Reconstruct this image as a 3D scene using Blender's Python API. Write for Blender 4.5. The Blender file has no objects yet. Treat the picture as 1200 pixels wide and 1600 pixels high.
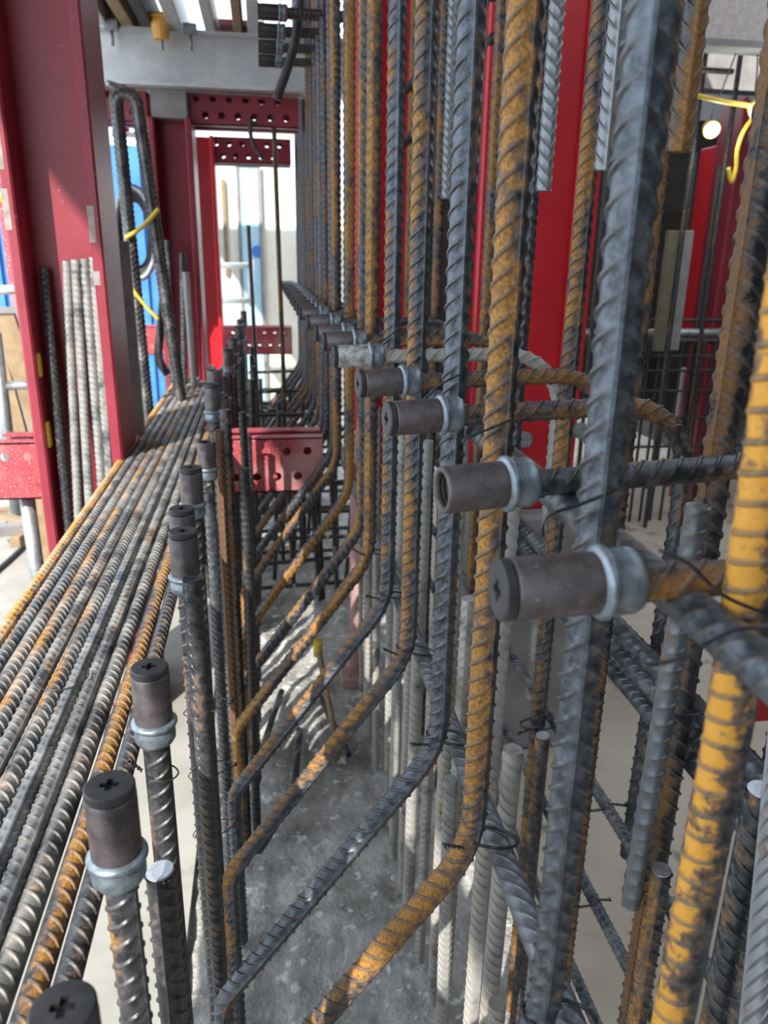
import bpy, math, random
import numpy as np
from mathutils import Vector, Matrix
from mathutils.geometry import tessellate_polygon

random.seed(7)
S = bpy.context.scene
COL = S.collection
PI = math.pi

# ------------------------------------------------------------------ camera
FPX, CX, CY = 1200.0, 600.0, 800.0
def nrm(v):
    v = np.array(v, float); return v / np.linalg.norm(v)
_Y = nrm([(410 - CX) / FPX, -(400 - CY) / FPX, -1])
_Z = -nrm([(540 - CX) / FPX, -(4300 - CY) / FPX, -1])
_Z = nrm(_Z - _Y * _Z.dot(_Y))
_X = np.cross(_Y, _Z)
ROT = np.stack([_X, _Y, _Z])                 # world = ROT @ camera
def P(u, v, X=None, Y=None, Z=None):
    """point of the photograph (1200x1600) on a plane X=, Y= or Z= (camera at the origin)"""
    r = ROT @ np.array([(u - CX) / FPX, -(v - CY) / FPX, -1.0])
    t = X / r[0] if X is not None else Y / r[1] if Y is not None else Z / r[2]
    return Vector((r * t).tolist())

cam = bpy.data.cameras.new('camera')
cam.sensor_fit = 'VERTICAL'; cam.sensor_height = 36.0; cam.sensor_width = 27.0; cam.lens = 27.0
cam.clip_start = 0.02; cam.clip_end = 200
cam.dof.use_dof = True; cam.dof.focus_distance = 1.02; cam.dof.aperture_fstop = 6.5
co = bpy.data.objects.new('camera', cam); COL.objects.link(co)
M4 = Matrix([[*ROT[0], 0], [*ROT[1], 0], [*ROT[2], 0], [0, 0, 0, 1]])
co.matrix_world = M4
S.camera = co

# ------------------------------------------------------------------ light
W = bpy.data.worlds.new('world'); S.world = W; W.use_nodes = True
bg = W.node_tree.nodes['Background']
bg.inputs[0].default_value = (0.80, 0.90, 1.0, 1); bg.inputs[1].default_value = 1.75
sd = bpy.data.lights.new('sun', 'SUN'); sd.energy = 5.2; sd.angle = math.radians(0.6); sd.color = (1.0, 0.95, 0.86)
so = bpy.data.objects.new('sun', sd); COL.objects.link(so)
SUN_EL, SUN_H = math.radians(36), (0.5, 0.866)       # light travels to the right and away
sv = Vector((SUN_H[0] * math.cos(SUN_EL), SUN_H[1] * math.cos(SUN_EL), -math.sin(SUN_EL)))
so.rotation_euler = sv.to_track_quat('-Z', 'Y').to_euler()
so.location = (-4, -6, 6)
S.view_settings.view_transform = 'Standard'
S.view_settings.look = 'None'
S.view_settings.exposure = 0.7
S.view_settings.gamma = 1.0
S.view_settings.use_curve_mapping = False

# ------------------------------------------------------------------ materials
def new_mat(name):
    m = bpy.data.materials.new(name); m.use_nodes = True
    nt = m.node_tree
    return m, nt, nt.nodes['Principled BSDF']
class N:
    def __init__(s, nt): s.nt = nt
    def add(s, t, **k):
        n = s.nt.nodes.new(t)
        for a, b in k.items(): setattr(n, a, b)
        return n
    def link(s, a, b): s.nt.links.new(a, b)
    def math(s, op, a, b=None, c=None, clamp=False):
        n = s.add('ShaderNodeMath', operation=op, use_clamp=clamp)
        for i, x in enumerate((a, b, c)):
            if x is None: continue
            if isinstance(x, (int, float)): n.inputs[i].default_value = x
            else: s.link(x, n.inputs[i])
        return n.outputs[0]
    def mix(s, f, a, b):
        n = s.add('ShaderNodeMix', data_type='RGBA')
        for i, x in ((0, f), (6, a), (7, b)):
            if isinstance(x, (int, float)): n.inputs[i].default_value = x
            elif isinstance(x, tuple): n.inputs[i].default_value = (*x, 1)
            else: s.link(x, n.inputs[i])
        return n.outputs[2]
    def noise(s, vec, scale, detail=3, rough=.55):
        n = s.add('ShaderNodeTexNoise'); n.inputs['Scale'].default_value = scale
        n.inputs['Detail'].default_value = detail; n.inputs['Roughness'].default_value = rough
        s.link(vec, n.inputs['Vector']); return n.outputs[0]
    def ss(s, x, a, b):
        n = s.add('ShaderNodeMapRange', interpolation_type='SMOOTHSTEP')
        n.inputs[3].default_value = 0; n.inputs[4].default_value = 1
        s.link(x, n.inputs[0])
        for i, q in ((1, a), (2, b)):
            if isinstance(q, (int, float)): n.inputs[i].default_value = q
            else: s.link(q, n.inputs[i])
        return n.outputs[0]
    def attr(s, name, kind): 
        n = s.add('ShaderNodeAttribute', attribute_type=kind, attribute_name=name); return n.outputs['Fac']

def rebar_material():
    m, nt, b = new_mat('rebar_steel'); n = N(nt)
    tc = n.add('ShaderNodeTexCoord').outputs['Object']
    oi = n.add('ShaderNodeObjectInfo').outputs['Random']
    off = n.add('ShaderNodeVectorMath', operation='ADD'); n.link(tc, off.inputs[0])
    cmb = n.add('ShaderNodeCombineXYZ')
    for i, k in enumerate((37., 91., 53.)): n.link(n.math('MULTIPLY', oi, k), cmb.inputs[i])
    n.link(cmb.outputs[0], off.inputs[1]); v = off.outputs[0]
    rust, tone, dust = (n.attr(k, 'OBJECT') for k in ('rust', 'tone', 'dust'))
    ca, sa = n.attr('rust_c', 'OBJECT'), n.attr('rust_s', 'OBJECT')
    cs, sn, rib = (n.attr(k, 'GEOMETRY') for k in ('cs', 'sn', 'ribh'))
    side = n.math('ADD', n.math('MULTIPLY', cs, ca), n.math('MULTIPLY', sn, sa))
    n1, n2, n3 = n.noise(v, 9, 4), n.noise(v, 70, 5, .65), n.noise(v, 260, 3)
    q = n.math('SUBTRACT', n.math('ADD', n.math('MULTIPLY', n1, .9), n.math('MULTIPLY', n2, .9)), .40)
    q = n.math('ADD', q, n.math('MULTIPLY', side, .26))
    q = n.math('SUBTRACT', q, n.math('MULTIPLY', rib, .05))
    thr = n.math('SUBTRACT', 0.92, n.math('MULTIPLY', rust, .62))
    mask = n.ss(q, thr, n.math('ADD', thr, .15))
    halo = n.ss(q, n.math('SUBTRACT', thr, .14), n.math('ADD', thr, .05))
    base = n.mix(n.ss(n2, .3, .7), (0.040, 0.047, 0.060), (0.125, 0.145, 0.175))
    dark = n.mix(n.ss(n2, .3, .7), (0.020, 0.019, 0.020), (0.065, 0.062, 0.062))
    base = n.mix(tone, dark, base)
    base = n.mix(n.math('MULTIPLY', n.math('SUBTRACT', tone, 1.0), 2.6, clamp=True), base, (0.36, 0.38, 0.41))
    base = n.mix(n.math('MULTIPLY', n.ss(n3, .55, .75), .25), base, (0.25, 0.265, 0.28))
    brown = n.mix(n3, (0.10, 0.052, 0.028), (0.23, 0.12, 0.05))
    orange = n.mix(n.ss(n3, .3, .65), (0.16, 0.078, 0.022), (0.37, 0.18, 0.034))
    orange = n.mix(n.attr('bright', 'OBJECT'), orange, (0.68, 0.33, 0.035))
    orange = n.mix(n.attr('brown', 'OBJECT'), orange, (0.085, 0.04, 0.024))
    c = n.mix(n.math('MULTIPLY', halo, .75), base, brown)
    c = n.mix(mask, c, orange)
    c = n.mix(n.math('MULTIPLY', rib, .72), c, n.mix(n2, (0.06, 0.052, 0.045), (0.16, 0.15, 0.14)))
    dt = n.math('SUBTRACT', .62, n.math('MULTIPLY', dust, .60))
    dm = n.math('MULTIPLY', n.ss(n.noise(v, 16, 4), dt, n.math('ADD', dt, .3)), dust)
    c = n.mix(dm, c, (0.40, 0.39, 0.365))
    n.link(c, b.inputs['Base Color'])
    ns = n.math('MAXIMUM', n.math('MULTIPLY', halo, .9), dm)
    n.link(n.math('SUBTRACT', 0.55, n.math('MULTIPLY', ns, .55)), b.inputs['Metallic'])
    n.link(n.math('ADD', n.math('MULTIPLY', n2, .25), n.math('ADD', .33, n.math('MULTIPLY', ns, .3))), b.inputs['Roughness'])
    bp = n.add('ShaderNodeBump'); bp.inputs['Strength'].default_value = .35; bp.inputs['Distance'].default_value = .0012
    n.link(n3, bp.inputs['Height']); n.link(bp.outputs[0], b.inputs['Normal'])
    return m

def simple_mat(name, c1, c2, scale=20, rough=.6, metal=0., bump=.2, dist=.002, speck=None, spk=(.62, .70), sscale=120, c3=None):
    m, nt, b = new_mat(name); n = N(nt)
    v = n.add('ShaderNodeTexCoord').outputs['Object']
    a = n.noise(v, scale, 5, .6)
    c = n.mix(n.ss(a, .3, .7), c1, c2)
    if c3:
        c = n.mix(n.ss(n.noise(v, scale * .23, 4), .5, .68), c, c3)
    if speck:
        c = n.mix(n.ss(n.noise(v, sscale, 2), *spk), c, speck)
    n.link(c, b.inputs['Base Color'])
    b.inputs['Roughness'].default_value = rough; b.inputs['Metallic'].default_value = metal
    if bump:
        bp = n.add('ShaderNodeBump'); bp.inputs['Strength'].default_value = bump; bp.inputs['Distance'].default_value = dist
        n.link(n.noise(v, scale * 6, 4), bp.inputs['Height']); n.link(bp.outputs[0], b.inputs['Normal'])
    return m
MT = {
 'rebar': rebar_material(),
 'sleeve': simple_mat('coupler_sleeve', (.075, .062, .066), (.14, .12, .125), 60, .5, .5, .25, .0006, (.25, .24, .24), (.66, .74), 300),
 'collar': simple_mat('coupler_collar', (.13, .16, .19), (.26, .31, .36), 80, .42, .6, .25, .0006),
 'plug': simple_mat('plug_plastic', (.022, .022, .024), (.045, .045, .047), 60, .55, 0, .15, .0005),
 'cavity': simple_mat('coupler_thread', (.02, .018, .018), (.04, .036, .036), 90, .5, .4),
 'wire': simple_mat('tie_wire', (.035, .035, .04), (.10, .10, .115), 90, .38, .8, .1, .0005),
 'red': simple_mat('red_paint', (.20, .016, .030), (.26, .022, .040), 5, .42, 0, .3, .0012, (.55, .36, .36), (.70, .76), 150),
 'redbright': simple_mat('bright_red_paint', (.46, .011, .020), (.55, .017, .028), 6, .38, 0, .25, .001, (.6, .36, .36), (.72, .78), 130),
 'reddust': simple_mat('dusty_red_paint', (.30, .035, .05), (.38, .06, .075), 14, .6, 0, .3, .001, (.55, .40, .39), (.60, .70), 130, (.42, .20, .20)),
 'chip': simple_mat('chipped_edge', (.22, .17, .16), (.34, .28, .26), 30, .6, .2, .3),
 'alu': simple_mat('aluminium_beam', (.52, .53, .54), (.64, .65, .65), 12, .42, .55, .15, .001, (.62, .62, .62), (.64, .7), 60),
 'galv': simple_mat('galvanised_steel', (.25, .265, .28), (.38, .40, .42), 40, .4, .6, .1),
 'conc': simple_mat('light_concrete', (.29, .278, .252), (.38, .368, .338), 3, .85, 0, .4, .003, (.30, .285, .26), (.62, .7), 9),
 'pit': simple_mat('rough_concrete', (.24, .235, .225), (.46, .455, .44), 9, .9, 0, .9, .012, (.62, .61, .585), (.58, .68), 26, (.17, .165, .155)),
 'tan': simple_mat('dusty_tan_floor', (.40, .34, .275), (.50, .43, .36), 2.2, .8, 0, .3, .003, (.22, .175, .14), (.60, .70), 6, (.31, .255, .205)),
 'wood': simple_mat('timber', (.22, .15, .085), (.32, .23, .135), 12, .75, 0, .3),
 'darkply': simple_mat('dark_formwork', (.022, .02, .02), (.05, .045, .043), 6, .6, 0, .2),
 'paleconc': simple_mat('pale_soffit', (.47, .41, .39), (.60, .54, .52), 30, .85, 0, .3, .002, (.36, .31, .30), (.55, .65), 120),
 'greywall': simple_mat('grey_concrete', (.20, .19, .19), (.29, .28, .28), 8, .85, 0, .3),
 'blue': simple_mat('blue_container', (.035, .16, .46), (.06, .24, .58), 3, .45, 0, .1),
 'paleblue': simple_mat('pale_blue_panel', (.36, .57, .70), (.47, .67, .78), 3, .4, 0, 0),
 'cream': simple_mat('cream_wall', (.74, .70, .58), (.84, .80, .70), 3, .7, 0, .1),
 'white': simple_mat('white_metal', (.72, .72, .70), (.84, .84, .82), 8, .45, .1, 0),
 'yellow': simple_mat('yellow_strap', (.55, .38, .03), (.66, .48, .05), 20, .5, 0, 0),
 'orangep': simple_mat('orange_plastic', (.72, .36, .07), (.78, .45, .12), 20, .5, 0, 0),
 'black': simple_mat('black_rubber', (.018, .019, .022), (.04, .042, .046), 30, .55, 0, .1),
 'pink': simple_mat('faded_pink_steel', (.38, .22, .20), (.47, .31, .29), 14, .65, .1, .2, .001, (.24, .15, .13), (.6, .7), 30),
 'sawn': simple_mat('sawn_steel', (.42, .46, .52), (.62, .66, .72), 120, .35, .7, .4, .0008),
 'olive': simple_mat('dark_timber', (.10, .085, .055), (.15, .13, .085), 12, .75, 0, .3),
 'soffit': simple_mat('soffit_ply', (.20, .185, .165), (.28, .26, .23), 5, .8, 0, .2),
}
ml, nt_, bl = new_mat('lamp_glow')
bl.inputs['Base Color'].default_value = (1, 1, 1, 1); bl.inputs['Emission Color'].default_value = (.93, 1, .94, 1); bl.inputs['Emission Strength'].default_value = 14
MT['glow'] = ml

# ------------------------------------------------------------------ object helpers
def tag(o, label=None, cat=None, group=None, kind=None):
    for k, x in (('label', label), ('category', cat), ('group', group), ('kind', kind)):
        if x: o[k] = x
    return o
OFFS = {}
def thing(name, label, cat, loc, group=None):
    o = bpy.data.objects.new(name, None); COL.objects.link(o); o.location = loc
    o.empty_display_size = .05
    tag(o, label, cat, group)
    OFFS[o.name] = Vector(loc)
    return o
def obj(name, verts, faces, mat, parent=None, loc=None, smooth=False, attrs=None, sharp=None):
    """one mesh object from world-space verts; its origin is its parent's place or loc"""
    o3 = OFFS[parent.name] if parent is not None else Vector(loc) if loc is not None else Vector((0, 0, 0))
    V = np.array(verts, dtype=np.float64) - np.array(o3[:])
    me = bpy.data.meshes.new(name)
    me.from_pydata(V.tolist(), [], faces)
    me.materials.append(MT[mat])
    if smooth: me.polygons.foreach_set('use_smooth', [True] * len(me.polygons))
    if sharp: me.set_sharp_from_angle(angle=math.radians(sharp))
    if attrs:
        for k, a in attrs.items():
            at = me.attributes.new(k, 'FLOAT', 'POINT'); at.data.foreach_set('value', np.asarray(a, dtype=np.float32))
    o = bpy.data.objects.new(name, me); COL.objects.link(o)
    if parent is not None: o.parent = parent
    else: o.location = o3
    OFFS[o.name] = o3
    return o

def bx(x0, x1, y0, y1, z0, z1, base=0):
    v = [(x, y, z) for x in (x0, x1) for y in (y0, y1) for z in (z0, z1)]
    f = [[0, 1, 3, 2], [4, 6, 7, 5], [0, 4, 5, 1], [2, 3, 7, 6], [0, 2, 6, 4], [1, 5, 7, 3]]
    return v, [[i + base for i in q] for q in f]
def boxes(*bs):
    V, F = [], []
    for b in bs:
        v, f = bx(*b, base=len(V)); V += v; F += f
    return V, F
def cbox(x0, x1, y0, y1, z0, z1, c=.004):
    """box with chamfered edges"""
    V = []; F = []
    xs, ys, zs = (x0, x1), (y0, y1), (z0, z1)
    idx = {}
    def vid(a, b, d, ax):
        k = (a, b, d, ax)
        if k not in idx:
            p = [xs[a], ys[b], zs[d]]; s = [1 if a == 0 else -1, 1 if b == 0 else -1, 1 if d == 0 else -1]
            for i in range(3):
                if i != ax: p[i] += s[i] * c
            idx[k] = len(V); V.append(tuple(p))
        return idx[k]
    for a in (0, 1):
        q = [vid(a, b, d, 0) for b, d in ((0, 0), (0, 1), (1, 1), (1, 0))]; F.append(q if a == 0 else q[::-1])
        q = [vid(b, a, d, 1) for b, d in ((0, 0), (1, 0), (1, 1), (0, 1))]; F.append(q if a == 0 else q[::-1])
        q = [vid(b, d, a, 2) for b, d in ((0, 0), (0, 1), (1, 1), (1, 0))]; F.append(q if a == 0 else q[::-1])
    for a in (0, 1):
        for b in (0, 1):
            F.append([vid(a, b, 0, 0), vid(a, b, 1, 0), vid(a, b, 1, 1), vid(a, b, 0, 1)])
            F.append([vid(a, 0, b, 0), vid(a, 1, b, 0), vid(a, 1, b, 2), vid(a, 0, b, 2)])
            F.append([vid(0, a, b, 1), vid(1, a, b, 1), vid(1, a, b, 2), vid(0, a, b, 2)])
            for d in (0, 1): F.append([vid(a, b, d, 0), vid(a, b, d, 1), vid(a, b, d, 2)])
    return V, F
def xform(VF, M):
    V, F = VF
    return [tuple(M @ Vector(v)) for v in V], F
def join(*vfs):
    V, F = [], []
    for v, f in vfs:
        b = len(V); V += list(v); F += [[i + b for i in q] for q in f]
    return V, F

# ------------------------------------------------------------------ bars
def fillet(pts, rad):
    pts = [Vector(p) for p in pts]
    if not isinstance(rad, (list, tuple)): rad = [rad] * len(pts)
    out = [pts[0]]
    for i in range(1, len(pts) - 1):
        a, b, c = pts[i - 1], pts[i], pts[i + 1]
        d1, d2 = (a - b).normalized(), (c - b).normalized()
        ang = d1.angle(d2)
        if ang > 3.1: out.append(b); continue
        t = min(rad[i] / math.tan(ang / 2), (a - b).length * .48, (c - b).length * .48)
        r = t * math.tan(ang / 2)
        cen = b + (d1 + d2).normalized() * (r / math.sin(ang / 2))
        p0, p1 = b + d1 * t, b + d2 * t
        v0, v1 = p0 - cen, p1 - cen
        tot = v0.angle(v1); n = max(3, int(tot / .1))
        ax = v0.cross(v1).normalized()
        for k in range(n + 1):
            out.append(cen + Matrix.Rotation(tot * k / n, 3, ax) @ v0)
    out.append(pts[-1])
    return out
def resample(path, svals):
    P_ = np.array([p[:] for p in path]); d = np.r_[0, np.cumsum(np.linalg.norm(np.diff(P_, axis=0), axis=1))]
    return np.stack([np.interp(svals, d, P_[:, k]) for k in range(3)], 1), d[-1]
LOD = {
 0: ([-5, 5, 12, 32, 52, 72, 90, 108, 128, 148, 168], 1.0),
 1: ([0, 16, 45, 75, 105, 135, 164], 1.0),
 2: ([0, 45, 90, 135], 1.0)}
def bar_mesh(path, D, lod=1, roll=0., pitch=None, up=(0, -1, 0), beta=.62, hs_=1.):
    """a deformed bar: crescent ribs between two seams, swept along a path"""
    half, _ = LOD[lod]
    th = np.radians(np.array(half + [h + 180 for h in half], float))
    loc = np.mod(th, PI); cres = np.clip(np.sin(loc), 0, 1) ** .6
    if lod == 0: seam = np.array(([1, 1] + [0] * 9) * 2, float); cres = cres * (1 - seam); cres[[2, 10, 13, 21]] = .12
    elif lod == 1: seam = np.array(([1] + [0] * 6) * 2, float); cres = cres * (1 - seam)
    else: seam = np.zeros(8); cres = np.maximum(cres, .3)
    r0 = D / 2 * .915; hr = D * .075 * hs_; hs = D * .055 * hs_
    pitch = pitch or D * .66
    P_ = np.array([p[:] for p in path]); L = np.linalg.norm(np.diff(P_, axis=0), axis=1).sum()
    npch = max(2, int(L / pitch)); pitch = L / npch
    fr = np.array([0, .09, .20, .31]) if lod < 2 else np.array([0, .25, .5])
    hh = np.array([0, 1, 1, 0.]) if lod < 2 else np.array([0, 1, 0.])
    s = (np.arange(npch)[:, None] + fr[None, :]).ravel() * pitch
    rh = np.tile(hh, npch)
    s = np.r_[s, L]; rh = np.r_[rh, 0]; rh[0] = 0
    tri = np.where(th % (2 * PI) < PI, (loc - PI / 2), -(loc - PI / 2)) * math.tan(beta) * D / 2 if lod < 2 else np.zeros(len(th))
    # centre line and frames at fine stations
    ns = max(8, min(int(L / .012), 400)) if len(path) > 2 else 2
    ss = np.linspace(0, L, ns); C, _ = resample(path, ss)
    T = np.gradient(C, axis=0); T /= np.linalg.norm(T, axis=1)[:, None]
    Nn = np.zeros_like(T); u = np.array(up, float)
    for i in range(ns):
        v = u - T[i] * u.dot(T[i]); v /= np.linalg.norm(v); Nn[i] = v; u = v
    def at(A, q): return np.stack([np.interp(q, ss, A[:, k]) for k in range(3)], -1)
    Q = np.clip(s[:, None] + tri[None, :], 0, L)
    Q[0] = 0; Q[-1] = L
    c, n_, t = at(C, Q), at(Nn, Q), at(T, Q)
    n_ /= np.linalg.norm(n_, axis=-1)[..., None]
    bi = np.cross(t, n_)
    ang = th + roll
    rr = r0 + hr * rh[:, None] * cres[None, :] + hs * seam[None, :]
    V = c + (n_ * np.cos(ang)[None, :, None] + bi * np.sin(ang)[None, :, None]) * rr[..., None]
    nr, ng = rr.shape
    V = V.reshape(-1, 3)
    i = np.arange(nr - 1)[:, None] * ng; j = np.arange(ng)[None, :]; j2 = (j + 1) % ng
    F = np.stack([i + j, i + j2, i + ng + j2, i + ng + j], -1).reshape(-1, 4).tolist()
    F.append(list(range(ng))[::-1]); F.append([(nr - 1) * ng + k for k in range(ng)])
    A = {'cs': np.tile(np.cos(ang), nr), 'sn': np.tile(np.sin(ang), nr), 'ribh': (rh[:, None] * cres[None, :]).ravel()}
    return V.tolist(), F, A
NB = [0]
def rebar(path, D, label=None, cat='rebar', group=None, name='rebar', parent=None, lod=1, roll=0., rust=.3, tone=.6, dust=0., ang=90., rad=.08, brown=0., bright=0., sawn=None, **k):
    p = fillet(path, rad) if len(path) > 2 else [Vector(q) for q in path]
    V, F, A = bar_mesh(p, D, lod, roll, **k)
    o = obj(name, V, F, 'rebar', parent, loc=None if parent is not None else p[-1], smooth=True, attrs=A, sharp=40 if lod < 2 else None)
    o['rust'] = float(rust); o['tone'] = float(tone); o['dust'] = float(dust); o['brown'] = float(brown); o['bright'] = float(bright)
    o['rust_c'] = math.cos(math.radians(ang)); o['rust_s'] = math.sin(math.radians(ang))
    if parent is None: tag(o, label, cat, group)
    if sawn:
        M = axis_frame(p[0], p[0] - p[1]) @ Matrix.Rotation(.12, 4, 'X'); r_ = D * .45
        obj('sawn_end', *lathe([(.0004, .0022), (r_ * .97, .0022), (r_, .001), (r_, -.004)], 18, M), sawn, o)
    NB[0] += 1
    return o

def tube(path, r, seg=6, closed_ends=True):
    Pp = np.array([Vector(p)[:] for p in path]); n = len(Pp)
    T = np.gradient(Pp, axis=0); T /= np.linalg.norm(T, axis=1)[:, None] + 1e-12
    u = np.array([.3, .2, .9]); V = []
    rs = r if isinstance(r, (list, tuple)) else [r] * n
    for i in range(n):
        v = u - T[i] * u.dot(T[i]); v /= np.linalg.norm(v); u = v; b = np.cross(T[i], v)
        for k in range(seg):
            a = 2 * PI * k / seg; V.append(tuple(Pp[i] + rs[i] * (v * math.cos(a) + b * math.sin(a))))
    F = [[i * seg + k, i * seg + (k + 1) % seg, (i + 1) * seg + (k + 1) % seg, (i + 1) * seg + k] for i in range(n - 1) for k in range(seg)]
    if closed_ends: F += [list(range(seg))[::-1], [(n - 1) * seg + k for k in range(seg)]]
    return V, F
def smooth_path(pts, n=8):
    pts = [Vector(p) for p in pts]; out = []
    q = [pts[0]] + pts + [pts[-1]]
    for i in range(1, len(q) - 2):
        a, b, c, d = q[i - 1:i + 3]
        for k in range(n):
            t = k / n
            out.append(.5 * ((2 * b) + (c - a) * t + (2 * a - 5 * b + 4 * c - d) * t * t + (3 * b - a - 3 * c + d) * t ** 3))
    out.append(pts[-1]); return out
def axis_frame(o, d):
    d = Vector(d).normalized(); u = Vector((0, -1, 0)) if abs(d.y) < .9 else Vector((0, 0, 1))
    x = (u - d * u.dot(d)).normalized(); y = d.cross(x)
    M = Matrix((x, y, d)).transposed().to_4x4(); M.translation = Vector(o); return M
def lathe(prof, seg=28, M=Matrix()):
    """prof: (r, h) along local z"""
    V = []; n = len(prof)
    for r, h in prof:
        for k in range(seg):
            a = 2 * PI * k / seg; V.append(tuple(M @ Vector((r * math.cos(a), r * math.sin(a), h))))
    F = [[i * seg + k, i * seg + (k + 1) % seg, (i + 1) * seg + (k + 1) % seg, (i + 1) * seg + k] for i in range(n - 1) for k in range(seg)]
    if prof[0][0] > 1e-5: pass
    return V, F
def disc_with_cross(R, w, l, h, M, seg=28):
    """plug face with a cross-shaped recess: outer circle, plus-shaped hole"""
    out = [Vector((R * math.cos(2 * PI * k / seg), R * math.sin(2 * PI * k / seg), 0)) for k in range(seg)]
    pl = [(w, l), (w, w), (l, w), (l, -w), (w, -w), (w, -l), (-w, -l), (-w, -w), (-l, -w), (-l, w), (-w, w), (-w, l)]
    inn = [Vector((a, b, 0)) for a, b in pl]
    tris = tessellate_polygon([out, inn])
    pts = out + inn
    V = [tuple(M @ (p + Vector((0, 0, h)))) for p in pts] + [tuple(M @ (p + Vector((0, 0, h - .005)))) for p in inn]
    F = []
    for t in tris:
        a, b, c = (pts[i] for i in t)
        F.append(list(t) if (b - a).cross(c - a).z > 0 else list(t)[::-1])
    m = len(inn); o = len(pts)
    for i in range(m):
        F.append([seg + i, seg + (i + 1) % m, o + (i + 1) % m, o + i])
    F.append([o + i for i in range(m)][::-1])
    return V, F
def coupler(parent, tip, d, bar_d, plug=True, length=.066, R=.021, mat='sleeve', seg=28):
    """sleeve with collar and nut at the end of a bar; tip = open end, d points outward"""
    M = axis_frame(tip, d)
    r = R * .74
    sl = obj('coupler', *lathe([(r, -.02), (r, -.0015), (r + .0012, 0), (R - .0012, 0), (R, -.0015), (R, -length)], seg, M), mat, parent, smooth=False)
    for p in sl.data.polygons: p.use_smooth = abs(p.normal.dot(Vector(d).normalized())) < .5
    e = -length
    prof = [(R * .99, e + .003), (R * 1.14, e + .0015), (R * 1.22, e - .0005), (R * 1.22, e - .003), (R * 1.14, e - .005), (R * 1.02, e - .006), (R * 1.01, e - .009),
            (R * 1.09, e - .014), (R * 1.08, e - .022), (R * .95, e - .027), (bar_d / 2 * .9, e - .029)]
    obj('collar', *lathe(prof, seg, M), 'collar', sl, smooth=True, sharp=50)
    if plug:
        pr = R * .985
        V, F = lathe([(r * .95, -.018), (r * .95, -.001), (pr, .0015), (pr, .0075), (pr - .0015, .009)], seg, M)
        V2, F2 = disc_with_cross(pr - .0015, .0028, .0078, .009, M, seg)
        obj('plug', *join((V, F), (V2, F2)), 'plug', sl)
    else:
        pf = []
        for k in range(9): pf += [(r * .99, -.002 - k * .004), (r * .92, -.004 - k * .004)]
        pf += [(.0005, -.04)]
        obj('thread', *lathe(pf, seg, M), 'cavity', sl)
    return sl
ORD = ['nearest', 'second', 'third', 'fourth', 'fifth', 'sixth', 'seventh', 'eighth', 'ninth', 'tenth', 'eleventh', 'twelfth', 'thirteenth', 'fourteenth',
       'fifteenth', 'sixteenth', 'seventeenth', 'eighteenth', 'nineteenth', 'twentieth', 'twenty-first', 'twenty-second', 'twenty-third', 'twenty-fourth', 'twenty-fifth', 'twenty-sixth', 'twenty-seventh', 'twenty-eighth', 'twenty-ninth', 'thirtieth']

FZ = -1.60      # floor level below the lens
# ------------------------------------------------------------------ setting
def struct(name, VF, mat, label):
    o = obj(name, *VF, mat, loc=VF[0][0]); tag(o, label, None, None, 'structure'); o['category'] = 'structure'
    return o
V, F = boxes((-7, -.24, -3, 14, FZ - .25, FZ)); struct('floor', (V, F), 'conc', 'light concrete slab under the bundle of bars')
# uneven pit bed
nx, ny = 40, 150
from mathutils import noise as mn
V = []; F = []
for j in range(ny + 1):
    for i in range(nx + 1):
        x = -.24 + .84 * i / nx; y = -.5 + 7.5 * j / ny
        q = Vector((x * 5, y * 5, 0)); h = .030 * mn.noise(q) + .018 * mn.noise(q * 3.1) + .012 * mn.noise(q * 8.3)
        V.append((x, y, FZ - .02 + h))
for j in range(ny):
    for i in range(nx):
        a = j * (nx + 1) + i; F.append([a, a + 1, a + nx + 2, a + nx + 1])
o = struct('floor_pit', (V, F), 'pit', 'rough grey concrete bed between the two rows of bars')
for p in o.data.polygons: p.use_smooth = True
V, F = boxes((-.24, .6, -3, 14, FZ - .25, FZ - .085)); struct('floor_base', (V, F), 'pit', 'dark blinding under the rough bed')
V, F = boxes((.60, 6, -3, 14, FZ - .25, FZ)); struct('floor_right', (V, F), 'tan', 'dusty tan floor right of the bar wall')
V, F = boxes((-2.12, 1.9, -4, 6.3, 2.4, 2.55)); struct('shade_ceiling', (V, F), 'soffit', 'plywood soffit added out of view, high over the bars, to shade them')  # unseen slab, added and sized to keep sun and sky off the bars

V, F = boxes((-.75, 3.6, -2.6, -2.5, FZ, 2.4)); struct('shade_wall_rear', (V, F), 'darkply', 'unseen dark wall added behind the viewer to cut frontal light')  # added out of view to cut the fill light from behind

# ------------------------------------------------------------------ cranked wall bars (row A)
AX = .24
CORN_Z = -.69
A_Y = [.515, .757, .97, 1.245, 1.49, 1.745, 1.95, 2.26, 2.62, 2.84, 3.09]
while A_Y[-1] < 5.3: A_Y.append(A_Y[-1] + .235)
A_SET = {  # index: roll(deg of seam), rust, tone, rust angle, words
 0: (20, .16, 1.0, -60, 'blue-grey cranked bar, blurred, nearest in the row'),
 1: (-22, .53, .40, 60, 'heavily orange-rusted cranked bar, second in the row'),
 2: (-8, .22, 1.0, -70, 'blue-grey cranked bar with few rust marks, third in the row'),
 3: (-25, .42, .75, 75, 'grey cranked bar with orange dots between its ribs, fourth in the row'),
 4: (-10, .30, 1.0, 85, 'pale grey cranked bar rusted along one edge, fifth in the row'),
 5: (15, .48, .6, 40, 'brown-grey cranked bar, sixth in the row'),
 6: (40, .45, .8, 95, 'silver-blue cranked bar, seventh in the row'),
 7: (25, .62, .6, -40, 'orange and grey cranked bar, eighth in the row'),
 8: (30, .62, .7, 100, 'cranked bar with an orange left side, ninth in the row')}
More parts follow.
